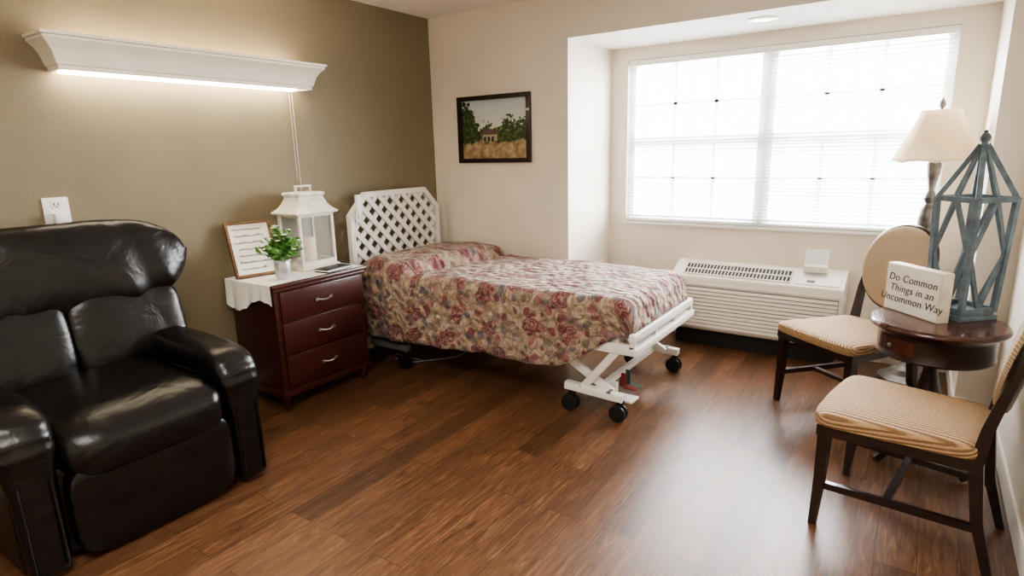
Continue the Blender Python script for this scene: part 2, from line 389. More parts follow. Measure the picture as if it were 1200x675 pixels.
struct(MB().bb(RX,RW,B-.012,B,0,bh).bb(RX-.012,RX,B-.012,E-.012,0,bh).obj('baseboard_alcove_right',M_trim))
struct(MB().bb(A,LX+.012,B-.012,B,0,bh).bb(LX,LX+.012,B-.012,E-.012,0,bh).obj('baseboard_back',M_trim))
struct(MB().bb(RW-.012,RW,Y0,B-.012,0,bh,bev=.004).obj('baseboard_right',M_trim))
struct(MB().bb(A,A+.012,Y0,B-.012,0,bh,bev=.004).obj('baseboard_left',M_trim))
struct(MB().bb(wx0-.02,wx1+.02,E-.02,E+.06,wz0-.022,wz0,bev=.004).obj('trim_sill',M_white))

# ---------------------------------------------------------------- windows
def window(name,x0,x1):
    y=E+.075
    b=MB(); w=.05
    b.frame([(x0,wz0),(x1,wz0),(x1,wz1),(x0,wz1)],[(x0+w,wz0+w),(x1-w,wz0+w),(x1-w,wz1-w),(x0+w,wz1-w)],'y',y-.03,y+.045)
    zm=1.47
    b.bb(x0+w,x1-w,y-.02,y+.02,zm-.030,zm+.030)
    n=3
    for k in range(1,n):
        xx=x0+w+(x1-x0-2*w)*k/n; b.bb(xx-.014,xx+.014,y-.006,y+.006,wz0+w,wz1-w)
    for zz in (wz0+w+(zm-wz0-w)/2, zm+(wz1-w-zm)/2): b.bb(x0+w,x1-w,y-.006,y+.006,zz-.014,zz+.014)
    o=struct(b.obj(name,M_frost))
    MB().bb(x0+w,x1-w,y+.008,y+.012,wz0+w,wz1-w).obj('window_pane',M_glass,parent=o)
    return o
xm=-.93
window('window_1',wx0,xm); window('window_2',xm,wx1)
def blind(x0,x1,z1,tilt,lab):
    r=root('window_blind',((x0+x1)/2,E+.012,wz0),lab,'blind')
    hw=(x1-x0)/2-.012; Ht=z1-wz0
    MB().bb(-hw,hw,-.018,.018,Ht-.045,Ht-.003,bev=.004).obj('headrail',M_white,r)
    b=MB(); z=.03
    while z<Ht-.05:
        b.box((0,0,z),(2*hw,.026,.0012),0,(tilt,0,0)); z+=.0245
    b.obj('slats',M_slat,r)
    MB().bb(-hw,hw,-.012,.012,.004,.02,bev=.003).obj('bottom_rail',M_white,r)
    for xx in (-hw*.75,0,hw*.75): MB().tube([(xx,-.014,.02),(xx,-.014,Ht-.04)],.0012,5).obj('lift_cord',M_cord,r)
    MB().tube([(-hw+.08,-.02,Ht-.05),(-hw+.082,-.022,Ht-.65)],.004,6).obj('tilt_wand',M_glass,r)
blind(wx0,xm,wz1,R(12),'white horizontal slatted blind over a gridded window')
blind(xm,wx1,wz1,R(24),'white horizontal slatted blind with more closed slats')

r=root('recessed_ceiling_light',(-.89,3.99,D),'round white recessed ceiling light above the window','ceiling light')
MB().lathe([(.062,-.001),(.092,-.001),(.092,-.006),(.075,-.012),(.062,-.006),(.062,-.001)],n=36).obj('light_trim',M_white,r)
MB().lathe([(.061,-.002),(.06,-.006),(.0,-.007)],n=36).obj('light_lens',M_canlight,r)

# ---------------------------------------------------------------- wall light valance
def valance():
    y0,y1=1.085,2.556; zt=1.97; zb=1.822
    r=root('wall_light',(A,(y0+y1)/2,zb),'long cream crown moulded wall light glowing above the recliner','wall light')
    L=(y1-y0)/2; h=zt-zb
    prof=[(.120,0),(.128,0),(.128,.018),(.135,.022),(.142,.045),(.152,.075),(.168,.10),(.186,.118),(.190,.122),(.190,.132),(.200,.136),(.200,h),(.188,h)]
    b=MB(); vs=[];fs=[]
    base=.128
    for (d,z) in prof:
        ex=d-base
        vs+=[(0.0,-L+.07-ex,z),(d,-L+.07-ex,z),(d,L-.07+ex,z),(0.0,L-.07+ex,z)]
    n=len(prof)
    for i in range(n-1):
        for k in range(3): fs.append((i*4+k,i*4+k+1,(i+1)*4+k+1,(i+1)*4+k))
    b.add(vs,fs)
    b.bb(.108,.120,-L+.075,L-.075,0,h-.01); b.bb(0,.12,-L+.075,-L+.085,0,h-.01); b.bb(0,.12,L-.085,L-.075,0,h-.01)
    b.obj('crown_valance',M_creamtrim,r,fixn=True)
    MB().bb(.0,.02,-L+.09,L-.09,.03,.13).bb(.02,.1,-L+.09,L-.09,.07,.075).obj('lamp_housing',M_white,r)
    MB().bb(.035,.106,-L+.09,L-.16,-.010,.035,bev=.01).obj('light_diffuser',M_tube,r)
    MB().bb(.035,.095,-L+.12,L-.12,.095,.12,bev=.008).obj('uplight_tube',M_up,r)
valance()
b=MB().tube([(A+.012,2.42,1.82),(A+.012,2.42,1.02)],.0022,6).tube([(A+.012,2.40,1.82),(A+.012,2.40,1.28)],.0018,6)
tag(b.obj('pull_cord',M_cord),'thin white pull cord hanging from the wall light','pull cord')

r=root('wall_outlet',(A,1.085,1.205),'white wall outlet plate with a plugged white cord','outlet')
MB().bb(0,.008,-.052,.052,-.060,.060,bev=.004).obj('outlet_plate',M_white,r)
for zz in (-.026,.026):
    b=MB().bb(.006,.011,-.020,.020,zz-.018,zz+.018,bev=.004)
    for yy in (-.008,.008): b.bb(.0105,.0118,yy-.002,yy+.002,zz-.003,zz+.010,1)
    b.bb(.0105,.0118,-.003,.003,zz-.012,zz-.007,1)
    b.obj('socket',[M_trim,M_dark],r)
MB().bb(.01,.05,-.024,.026,-.060,-.012,bev=.008).tube([(.04,.0,-.05),(.05,.004,-.08),(.05,.012,-.12),(.035,.022,-.18),(.02,.024,-.32)],.006,8).obj('plug',M_white,r)

# ---------------------------------------------------------------- recliner
def recliner():
    r=root('recliner',(-2.80,.94,0),'glossy black leather recliner with padded arms','recliner')
    MB().bb(-.40,.40,-.31,.31,.03,.38,bev=.03).bb(-.36,.36,-.26,.26,0,.04).obj('base',M_leather,r)
    def seatfn(q):
        q=q.copy()
        if q.x>.2: q.z-= .045*((q.x-.2)/.2)**2
        if q.x>.15: q.x+=.004*math.sin(q.y*28)
        return q
    MB().se((.09,0,.432),(.400,.305,.108),.5,.28,28,72,fn=seatfn).obj('seat_cushion',M_leather,r)
    MB().se((.425,0,.20),(.052,.300,.190),.42,.28,20,56).obj('footrest',M_leather,r)
    for sy in (-1,1):
        b=MB()
        b.bb(-.38,.40,sy*.315,sy*.445,.03,.50,bev=.03,seg=3)
        def wr(t,ca): return .035*math.sin(t*110) if .45<t<.62 else 0
        b.sweepxz([(-.40,.565,.070,.045),(-.2,.573,.083,.058),(.05,.567,.090,.064),(.26,.558,.093,.066),(.36,.540,.094,.066),(.405,.488,.090,.056),(.416,.41,.077,.040),(.424,.32,.065,.034),(.430,.18,.061,.033),(.430,.03,.060,.032)],sy*.385,e=.68,wr=wr)
        for yo in (-.047,.047):
            b.tube([(.453,sy*.385+yo,.38),(.463,sy*.385+yo,.2),(.462,sy*.385+yo,.05)],.005,6)
        b.obj('arm',M_leather,r)
    tl=R(-13)
    MB().se((-.335,.015,.64),(.075,.47,.44),.25,.3,24,56,rot=(0,R(-11),0)).obj('backrest_shell',M_leather,r)
    def pil(q):
        q=q.copy(); ay=abs(q.y)/.56
        if q.z>0: q.z-=.055*ay**4
        else: q.z+=.025*ay**3; q.y*=1-.10*(-q.z/.2)
        if q.x>0:
            low=max(0,-q.z/.2)
            q.x+=.016*math.cos(q.z/.20*1.5)+(.004+.008*low)*math.sin(q.y*34+q.z*8)
        return q
    MB().se((-.310,.018,.950),(.090,.562,.212),.52,.36,40,130,rot=(0,tl,0),fn=pil).obj('headrest_cushion',M_leather,r)
    for y in (-.235,.245):
        def cf(q):
            q=q.copy()
            if q.x>0: q.x+=.006*math.cos(q.z*9)*math.cos(q.y*6)+.004*max(0,q.z/.19)*math.sin(q.y*36)
            return q
        MB().se((-.232,y,.655),(.078,.245,.195),.42,.34,28,72,rot=(0,tl,0),fn=cf).obj('back_cushion',M_leather,r)
recliner()

# ---------------------------------------------------------------- nightstand
NX0,NX1,NY0,NY1,NZ=-3.28,-2.86,1.85,2.48,.748
def nightstand():
    cx,cy=(NX0+NX1)/2,(NY0+NY1)/2; hx,hy=(NX1-NX0)/2,(NY1-NY0)/2
    r=root('nightstand',(cx,cy,0),'dark cherry three drawer nightstand with silver handles','nightstand')
    b=MB().bb(-hx,hx,-hy,hy,.10,NZ-.03,bev=.004)
    b.bb(-hx-.0,hx+.008,-hy-.008,hy+.008,.08,.12,bev=.006)
    b.obj('body',M_cherry,r)
    MB().bb(-hx-.01,hx+.025,-hy-.022,hy+.022,NZ-.032,NZ-.006,bev=.008).bb(-hx-.008,hx+.016,-hy-.012,hy+.012,NZ-.05,NZ-.03,bev=.006).obj('top',M_cherry,r)
    for sx in (-1,1):
        for sy in (-1,1):
            MB().lathe([(.016,0),(.02,.03),(.028,.085),(.03,.1)],(sx*(hx-.03),sy*(hy-.03),0),8).obj('foot',M_cherry,r)
    zs=[(.135,.325),(.335,.515),(.525,.695)]
    for z0,z1 in zs:
        d=MB().bb(hx-.01,hx+.014,-hy+.03,hy-.03,z0,z1,bev=.006).obj('drawer',M_cherry,r)
        zc=(z0+z1)/2; pts=[(hx+.012+.022*math.sin(math.pi*k/10),-.05+.10*k/10,zc-.008*math.sin(math.pi*k/10)) for k in range(11)]
        MB().tube(pts,.006,8).lathe([(.011,-.004),(.011,.004)],(0,0,0),12,M=Matrix.Translation((hx+.016,-.05,zc))@Matrix.Rotation(R(90),4,'Y')).lathe([(.011,-.004),(.011,.004)],(0,0,0),12,M=Matrix.Translation((hx+.016,.05,zc))@Matrix.Rotation(R(90),4,'Y')).obj('handle',M_metal,d,label='silver curved bar handle')
nightstand()
def lacefn(u,v):
    Ltop=NY1+.01-(NY0-.026); drop=.17; tot=drop+Ltop
    s=u*tot; x=NX0+.0+v*(NX1+.015-NX0)
    if s<drop:
        d=drop-s; scal=.008*abs(math.sin(v*math.pi*9)); d=d*(1-scal/drop)*(.80+.25*math.sin(v*5.5+.3))
        return (x+.012*math.sin(v*19)*d/drop,NY0-.027-.018*(.5+.5*math.sin(v*23+math.sin(v*9)))*d/drop,NZ-.003-d)
    return (x,NY0-.027+(s-drop),NZ-.003)
o=MB().grid(lacefn,60,70).obj('lace_cloth',M_lace,fixn=False); tag(o,'white lace cloth draped over the nightstand top','cloth')
TOPZ=NZ-.001

def framed_sign():
    r=root('framed_sign',(-3.14,1.955,TOPZ),'whitewashed word sign in brown wood frame leaning','sign',rz=R(-12))
    w,h=.128,.325; tilt=R(-19)
    Mx=(0,tilt,0)
    MB().bb(-.004,.004,-w+.01,w-.01,.01,h-.01).obj('board',M_sign,r,rot=Mx,loc=(0,0,.004))
    MB().frame([(-w,0),(w,0),(w,h),(-w,h)],[(-w+.014,.014),(w-.014,.014),(w-.014,h-.014),(-w+.014,h-.014)],'x',-.01,.012).obj('frame',M_oak,r,rot=Mx,loc=(0,0,.004))
    random.seed(3)
    for li in range(7):
        b=MB()
        z=h-.045-li*.039; y=-w+.03+random.random()*.02; end=w-.03-random.random()*.04
        L=end-y; n=int(L/.0028); ph=random.random()*6; pts=[]
        for k in range(n):
            yy=y+L*k/n; gap=math.sin(yy*95+li)>.75
            pts.append((.0052,yy,z+(.0055*math.sin(k*1.5+ph) if not gap else -.004)+(.007 if random.random()<.12 else 0)))
        b.tube(pts,.0013,4)
        b.obj('lettering',M_ink,r,rot=Mx,loc=(0,0,.004))
framed_sign()

def plant():
    r=root('potted_plant',(-2.955,1.99,TOPZ),'leafy light green plant with white flowers in silver pot','plant')
    MB().lathe([(.036,0),(.042,.03),(.046,.075),(.043,.10),(.049,.108),(.046,.112),(.040,.108),(.038,.07),(0,.07)],n=24).obj('pot',M_steel,r)
    b=MB(); st=MB()
    random.seed(11)
    for i in range(60):
        a=random.random()*6.28; sp=random.uniform(.1,1); hh=random.uniform(.05,.17)
        tip=Vector((math.cos(a)*.115*sp,math.sin(a)*.125*sp,.115+hh*(1.15-.7*sp)))
        st.tube([(math.cos(a)*.02,math.sin(a)*.02,.08),(tip.x*.5,tip.y*.5,.08+(tip.z-.08)*.7),tip],.0016,5)
        for k in range(7):
            t=.4+.6*k/6; c=Vector((tip.x*t,tip.y*t,.08+(tip.z-.08)*math.sqrt(t)))
            d=Vector((random.uniform(-1,1),random.uniform(-1,1),random.uniform(-.3,.8))).normalized(); L=random.uniform(.026,.046)
            sd=d.cross(Vector((random.random(),random.random(),1))).normalized()*L*.36; up=sd.cross(d).normalized()*.003
            b.add([c,c+d*L*.4+sd+up,c+d*L,c+d*L*.4-sd+up,c+d*L*.45-up],[(0,1,4),(1,2,4),(2,3,4),(3,0,4)])
        if i%4==0:
            fl=MB()
            for k in range(5):
                a2=k*1.257; fl.se((.008*math.cos(a2),.008*math.sin(a2),.003),(.008,.008,.003),1,1,5,8)
            fl.se((0,0,.005),(.004,.004,.004),1,1,5,8)
            fl.obj('flower',M_flower,r,loc=tip+Vector((0,0,.012)))
    b.obj('leaves',M_leaf,r,fixn=False); st.obj('stem',M_leaf,r)
plant()

def lantern_w():
    r=root('candle_lantern',(-3.13,2.305,TOPZ),'distressed white metal lantern with candle inside','lantern',rz=R(0))
    MB().bb(-.115,.115,-.138,.138,0,.018,bev=.004).bb(-.104,.104,-.126,.126,.018,.032,bev=.003).obj('base',M_rwhite,r)
    b=MB(); zt=.335; hx,hy=.096,.118
    for sx in (-1,1):
        for sy in (-1,1): b.bb(sx*hx-.008,sx*hx+.008,sy*hy-.008,sy*hy+.008,.032,zt)
    for z in (.040,zt-.008):
        for sx in (-1,1): b.bb(sx*hx-.006,sx*hx+.006,-hy,hy,z-.009,z+.009)
        for sy in (-1,1): b.bb(-hx,hx,sy*hy-.006,sy*hy+.006,z-.009,z+.009)
    b.obj('lantern_frame',M_rwhite,r)
    for q in ((.0925,.094,-.11,.11),(-.094,-.0925,-.11,.11),(-.086,.086,-.116,-.1145),(-.086,.086,.1145,.116)): MB().bb(*q,.05,.325).obj('glass_pane',M_glass,r)
    prof=[(1.08,.333),(1.24,.336),(1.26,.346),(1.16,.354),(1.00,.370),(.86,.392),(.76,.418),(.70,.440),(.78,.444),(.80,.456),(.74,.464),(.0,.466)]
    vs=[];fs=[]
    for k,z in prof:
        for sx,sy in ((-1,-1),(1,-1),(1,1),(-1,1)): vs.append((sx*.10*k,sy*.122*k,z))
    for i in range(len(prof)-1):
        for k in range(4): fs.append((i*4+k,i*4+(k+1)%4,(i+1)*4+(k+1)%4,(i+1)*4+k))
    fs.append((3,2,1,0))
    MB().add(vs,fs).obj('roof',M_rwhite,r)
    MB().bar((0,-.052,.462),(0,-.052,.500),.012,.010).bar((0,.052,.462),(0,.052,.500),.012,.010).bb(-.006,.006,-.062,.062,.494,.506,bev=.003).obj('handle',M_rwhite,r)
    MB().lathe([(.042,.033),(.045,.037),(.045,.185),(.038,.19),(.0,.186)],n=24).obj('candle',M_candle,r)
lantern_w()
r=MB().bb(-.055,.055,-.10,.10,0,.006,0,.002).bb(-.053,.053,-.098,.098,.006,.014,1).bb(-.055,.055,-.10,.10,.014,.019,0,.002).obj('notebook',[M_blackbook,M_sign],loc=(-2.905,2.30,TOPZ),rot=(0,0,R(6)))
tag(r,'closed black notebook lying on the nightstand','notebook')

# ---------------------------------------------------------------- bed
BX0,BX1,BYC=-3.19,-1.16,3.155
def clip(poly,p,d):
    t0,t1=-9,9; n=len(poly)
    for i in range(n):
        a=poly[i];c=poly[(i+1)%n]; nx,ny=-(c[1]-a[1]),(c[0]-a[0])
        den=nx*d[0]+ny*d[1]; num=nx*(a[0]-p[0])+ny*(a[1]-p[1])
        if abs(den)<1e-9:
            if -num<0: return None
            continue
        t=num/den
        if den>0: t0=max(t0,t)
        else: t1=min(t1,t)
    return (t0,t1) if t1-t0>.01 else None
def bed():
    r=root('adjustable_bed',((BX0+BX1)/2,BYC,0),'white adjustable care bed with lattice headboard on casters','bed')
    ox=-(BX0+BX1)/2
    X=lambda x:x+ox
    hb=MB(); w=.455; zt=1.17; zb=.50; ch=.15
    out=[(-w,zb),(w,zb),(w,zt-ch),(w-ch*1.0,zt),(-w+ch*1.0,zt),(-w,zt-ch)]
    q=.038; inn=[(-w+q,zb+q),(w-q,zb+q),(w-q,zt-ch-.014),(w-ch-.014,zt-q),(-w+ch+.014,zt-q),(-w+q,zt-ch-.014)]
    x0=X(-3.205)
    hb.frame(out,inn,'x',x0-.02,x0+.02)
    s=.118
    for sg,xo in ((1,-.006),(-1,.006)):
        d=(1/math.sqrt(2),sg/math.sqrt(2))
        for k in range(-14,15):
            p=(k*s,.85); c=clip(inn,p,d)
            if c:
                a=(x0+xo,p[0]+d[0]*(c[0]-.01),p[1]+d[1]*(c[0]-.01)); e=(x0+xo,p[0]+d[0]*(c[1]+.01),p[1]+d[1]*(c[1]+.01))
                hb.bar(a,e,.012,.036,up=Vector((0,-d[1],d[0])))
    hb.obj('headboard',M_white,r)
    for y in (-.40,.40): MB().tube([(X(-3.21),y,.25),(X(-3.21),y,.52)],.02,10).obj('headboard_post',M_white,r)
    MB().bb(X(-3.15),X(-1.20),-.435,.435,.47,.635,bev=.05,seg=4).obj('mattress',M_frost,r)
    b=MB().bb(X(-3.14),X(-1.22),-.42,.42,.43,.46)
    b.bb(X(-3.17),X(-1.12),-.455,-.42,.385,.44,bev=.006).bb(X(-3.17),X(-1.12),.42,.455,.385,.44,bev=.006)
    b.bb(X(-3.17),X(-3.12),-.45,.45,.385,.44)
    b.obj('bed_frame',M_white,r)
    b=MB()
    b.bb(X(-1.15),X(-1.11),-.46,.46,.455,.50,bev=.01).bb(X(-1.17),X(-1.10),-.46,.46,.385,.425,bev=.01)
    for y in (-.44,-.15,.15,.44): b.bb(X(-1.145),X(-1.115),y-.015,y+.015,.42,.46)
    b.obj('foot_rail',M_white,r)
    b=MB().bb(X(-2.5),X(-1.7),-.2,.2,.30,.40,bev=.02).tube([(X(-2.9),-.15,.3),(X(-1.4),-.15,.33)],.02,8).bb(X(-2.3),X(-2.0),-.12,.08,.22,.34,bev=.02)
    b.obj('lift_motor',M_dark,r)
    def caster(x,y):
        c=MB()
        for dy in (-.018,.018):
            c.lathe([(.0,-.009),(.030,-.009),(.046,-.007),(.048,0),(.046,.007),(.030,.009),(0,.009)],n=28,M=Matrix.Translation((x,y+dy,.048))@Matrix.Rotation(R(90),4,'X'))
        c.bar((x,y,.05),(x+.012,y,.11),.014,.03).lathe([(.02,.10),(.022,.105),(.022,.125),(.012,.13)],(x+.01,y,0),14)
        c.obj('caster',M_black,r)
    for y in (-.43,.43):
        for x in (X(-1.50),X(-1.21)): caster(x,y)
        for x in (X(-3.05),X(-2.78)): caster(x,y)
        b=MB()
        b.bar((X(-1.53),y,.148),(X(-1.18),y,.135),.045,.045,bev=.008)
        b.bar((X(-1.20),y+.0,.42),(X(-1.43),y,.14),.03,.042,bev=.006)
        b.bar((X(-1.62),y+(.035 if y<0 else -.035),.34),(X(-1.26),y+(.035 if y<0 else -.035),.14),.03,.042,bev=.006)
        for px,pz in ((-1.43,.15),(-1.26,.15),(-1.20,.41)):
            b.lathe([(.016,-.022),(.016,.022)],n=14,M=Matrix.Translation((X(px),y,pz))@Matrix.Rotation(R(90),4,'X'),mi=1)
        b.obj('lift_leg',[M_white,M_grey],r)
        b=MB().bar((X(-3.08),y,.148),(X(-2.74),y,.148),.045,.045,bev=.008).bar((X(-3.05),y,.40),(X(-2.85),y,.15),.03,.04).bar((X(-2.55),y,.38),(X(-2.9),y,.15),.03,.04)
        b.obj('lift_leg',M_grey,r)
    MB().bb(X(-1.36),X(-1.33),-.43,.43,.13,.16).obj('cross_bar',M_white,r)
    MB().bb(X(-2.93),X(-2.90),-.43,.43,.13,.16).obj('cross_bar',M_grey,r)
    MB().bb(X(-1.31),X(-1.23),-.15,-.10,.065,.074,bev=.004).bb(X(-1.34),X(-1.30),-.13,-.12,.068,.15).obj('brake_pedal',M_red,r,label='red foot brake pedal')
    MB().bb(X(-1.31),X(-1.23),-.085,-.035,.055,.064,bev=.004).bb(X(-1.34),X(-1.30),-.065,-.055,.058,.15).obj('brake_pedal',M_greenp,r,label='green foot brake pedal')
    MB().bb(X(-1.31),X(-1.18),-.32,-.22,.06,.072,bev=.004).bb(X(-1.34),X(-1.29),-.28,-.26,.06,.15).obj('brake_pedal',M_white,r,label='white foot brake pedal')
    pts=[(X(-3.0),-.30,.02)]+[(X(-2.88+.13*math.cos(a)),-.28+.08*math.sin(a),.010) for a in [i*.5 for i in range(12)]]+[(X(-2.60),-.10,.010),(X(-2.3),0,.2)]
    MB().tube(pts,.0045,6).obj('power_cord',M_cable,r)
    MB().tube([(X(-3.16),-.40,1.12),(X(-3.15),-.44,.95),(X(-3.15),-.47,.75),(X(-3.13),-.49,.55),(X(-3.1),-.44,.40)],.005,6).bb(X(-3.18),X(-3.15),-.41,-.37,1.0,1.16,bev=.008).obj('hand_control',M_frost,r)
bed()
def quilt():
    cols=[]
    x=-3.165
    while x<-1.25: cols.append((x,0,0)); x+=.022
    for k in range(9):
        a=k/8*math.pi/2; cols.append((-1.235+.09*math.sin(a),.09*(1-math.cos(a)),a))
    for k in range(1,5): cols.append((-1.145+.004*k,.09+.02*k,math.pi/2))
    def ss(a,b,x):
        t=min(1,max(0,(x-a)/(b-a))); return t*t*(3-2*t)
    V=[];UV=[];ns,na,nt_,nf=14,7,46,10
    ul=0;prev=None
    for ci,(x,drop,a) in enumerate(cols):
        if prev is not None: ul+=math.hypot(x-prev[0],drop-prev[1])
        prev=(x,drop)
        hem=.205+.055*ss(-3.1,-1.8,x); k=ss(-1.60,-1.16,x); hem=hem+(.475-hem)*k
        w=.475
        if x>-1.32: w-=.055*((x+1.32)/.175)**2
        row=[];uv=[]
        ztb=.675-drop
        rr=min(.055,max(.004,ztb-hem-.01))
        pl=ss(-3.175,-3.02,x)
        def top(y):
            e=-2.60+.07*math.sin(y*3+.5)
            p=pl*(1-ss(e-.075,e,x))
            crease=-.020*math.exp(-((x-e-.01)/.02)**2)
            body=.005*math.sin(x*7+y*4)+.003*math.sin(x*19+y*11)
            return ztb+.085*p*(1-.25*abs(y/.47)**3)*math.cos((x+2.87)*1.8)+crease+body*(1 if drop==0 else 0)
        pe=pl*(1-ss(-2.68,-2.60,x))
        zN=top(-w); zF=top(w)
        for i in range(ns):
            t=i/(ns-1); z=hem+(zN-rr-hem)*t; dd=1-t
            wob=(.012*math.sin(x*13)+.009*math.sin(x*29+1)+.006*math.sin(x*5))*dd
            y=-w-.012-.02*dd-wob*(1-k*.8)+.05*k*dd - .03*pe*math.sin(t*math.pi*.9)
            row.append((x+.005*math.sin(x*17)*dd,y,z+.003*math.sin(x*8)*dd*(1-k))); uv.append((ul,-w-(zN-z)))
        for i in range(na):
            t=(i+1)/na*math.pi/2; row.append((x,-w+.0-.012+ (rr+.012)*(1-math.cos(t)),zN-rr+rr*math.sin(t))); uv.append((ul,-w-rr*(1-t/1.57)))
        for i in range(1,nt_):
            y=-w+rr+(2*w-2*rr)*i/nt_; row.append((x,y,top(y))); uv.append((ul,y))
        for i in range(na):
            t=(1-i/na)*math.pi/2; row.append((x,w-rr*(1-math.cos(t)),zF-rr+rr*math.sin(t))); uv.append((ul,w+rr*(i/na)))
        hf=max(hem,.40)
        for i in range(nf):
            t=i/(nf-1); z=zF-rr+(hf-(zF-rr))*t; row.append((x,w+.004*t,z)); uv.append((ul,w+(zF-z)))
        V.append(row);UV.append(uv)
    n=len(V[0]); vs=[p for r_ in V for p in r_]; uvs=[p for r_ in UV for p in r_]
    fs=[(i*n+j,(i+1)*n+j,(i+1)*n+j+1,i*n+j+1) for i in range(len(V)-1) for j in range(n-1)]
    b=MB(); b.add([(p[0]+2.175,p[1],p[2]) for p in vs],fs)
    o=b.obj('quilt',M_quilt,loc=(-2.175,BYC,0),ang=180,fixn=False)
    uvl=o.data.uv_layers.new(name='UVMap')
    for lp in o.data.loops: uvl.data[lp.index].uv=uvs[lp.vertex_index]
    mod=o.modifiers.new('thick','SOLIDIFY'); mod.thickness=.008; mod.offset=-1
    tag(o,'burgundy and tan floral quilted bedspread over the bed','quilt')
quilt()

# ---------------------------------------------------------------- picture
def picture():
    x0,x1,z0,z1=-3.036,-2.371,1.342,1.835; cx,cz=(x0+x1)/2,(z0+z1)/2; w,h=(x1-x0)/2,(z1-z0)/2
    r=root('framed_picture',(cx,B,cz),'dark framed landscape picture of trees and a building','picture')
    q=.032
    MB().frame([(-w,-h),(w,-h),(w,h),(-w,h)],[(-w+q,-h+q),(w-q,-h+q),(w-q,h-q),(-w+q,h-q)],'y',-.028,-.001).obj('frame',M_darkwood,r)
    iw,ih=w-q,h-q
    wall=simple('print_house',(.42,.34,.24),.4,nscale=60,var=.4); roof=simple('print_roof',(.13,.09,.07),.4,nscale=60,var=.4); ds=simple('print_dark',(.03,.024,.018),.4)  # print colours: house wall, roof, dark upright patches on the wall
    b=MB()
    def poly(pts,mi,d): b.prism([(x*iw,z*ih) for x,z in pts],'y',-.006-d*.0002,-.0055-d*.0002,mi)
    b.bb(-iw,iw,-.006,-.002,-ih,ih,0)
    poly([(-.36,-.44),(.10,-.40),(.10,-.18),(-.36,-.16)],1,1); poly([(-.46,-.17),(.18,-.18),(.10,-.04),(-.32,-.01)],2,2)
    for x in (-.32,-.20,-.08): poly([(x,-.42),(x+.07,-.415),(x+.07,-.25),(x,-.25)],3,3)
    b.obj('print',[printmat(iw,ih),wall,roof,ds],r)
picture()

# ---------------------------------------------------------------- wall heating unit
def ptac():
    x0,x1=-1.45,-.335; zb,zt=.125,.60
    r=root('wall_air_conditioner',((x0+x1)/2,E,0),'off-white wall heating and cooling unit under the window','air conditioner')
    w=(x1-x0)/2
    prof=[(-.001,zb),(-.25,zb),(-.27,zb+.02),(-.27,.50),(-.262,.518),(-.11,.596),(-.09,zt),(-.001,zt)]
    MB().prism(prof,'x',-w,w).obj('cabinet',M_ac,r,ang=25)
    b=MB()
    for k in range(11): b.box((0,-.273,.165+k*.0265),(2*w-.05,.010,.021),0,(R(-18),0,0),bev=.003)
    b.bb(-w+.005,w-.005,-.276,-.268,.462,.468)
    b.obj('intake_louvre',M_ac,r)
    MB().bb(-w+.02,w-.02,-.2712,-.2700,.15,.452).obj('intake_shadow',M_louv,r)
    sl=math.atan2(.078,.152)
    b=MB(); b.box((-.12,-.186,.5585),(.72,.12,.004),0,(sl,0,0)); b.obj('discharge_opening',M_vent,r)
    b=MB()
    for k in range(31): b.box((-.12-.355+.71*k/30,-.186,.561),(.0055,.12,.007),0,(sl,0,0))
    for k in (-1,0,1): b.box((-.12,-.186+.055*k,.562+.0282*k),(.72,.008,.010),0,(sl,0,0))
    b.obj('discharge_grille',M_ac,r)
    b=MB().box((.40,-.186,.5605),(.26,.13,.008),0,(sl,0,0),bev=.003); b.obj('control_door',M_white,r)
    MB().box((.36,-.22,.549),(.05,.02,.006),0,(sl,0,0)).obj('control_display',M_grey,r)
    MB().bb(-w+.03,w-.03,-.20,-.001,0.0,zb).obj('base_shadow_block',M_dark,r)  # near-black block carries the shadow strip under the unit in its colour
    r2=root('card_holder',(-.52,E-.13,.588),'small white card holder standing on the wall unit','card holder')
    MB().bb(-.075,.075,-.04,.04,.012,.02,bev=.003).box((0,.0,.085),(.14,.006,.15),0,(R(-14),0,0),bev=.002).obj('holder',M_frost,r2)
    MB().bb(-.07,.07,-.04,-.034,.018,.05,bev=.002).box((0,-.02,.05),(.14,.05,.004),0,(R(40),0,0)).obj('card',M_sign,r2)
ptac()

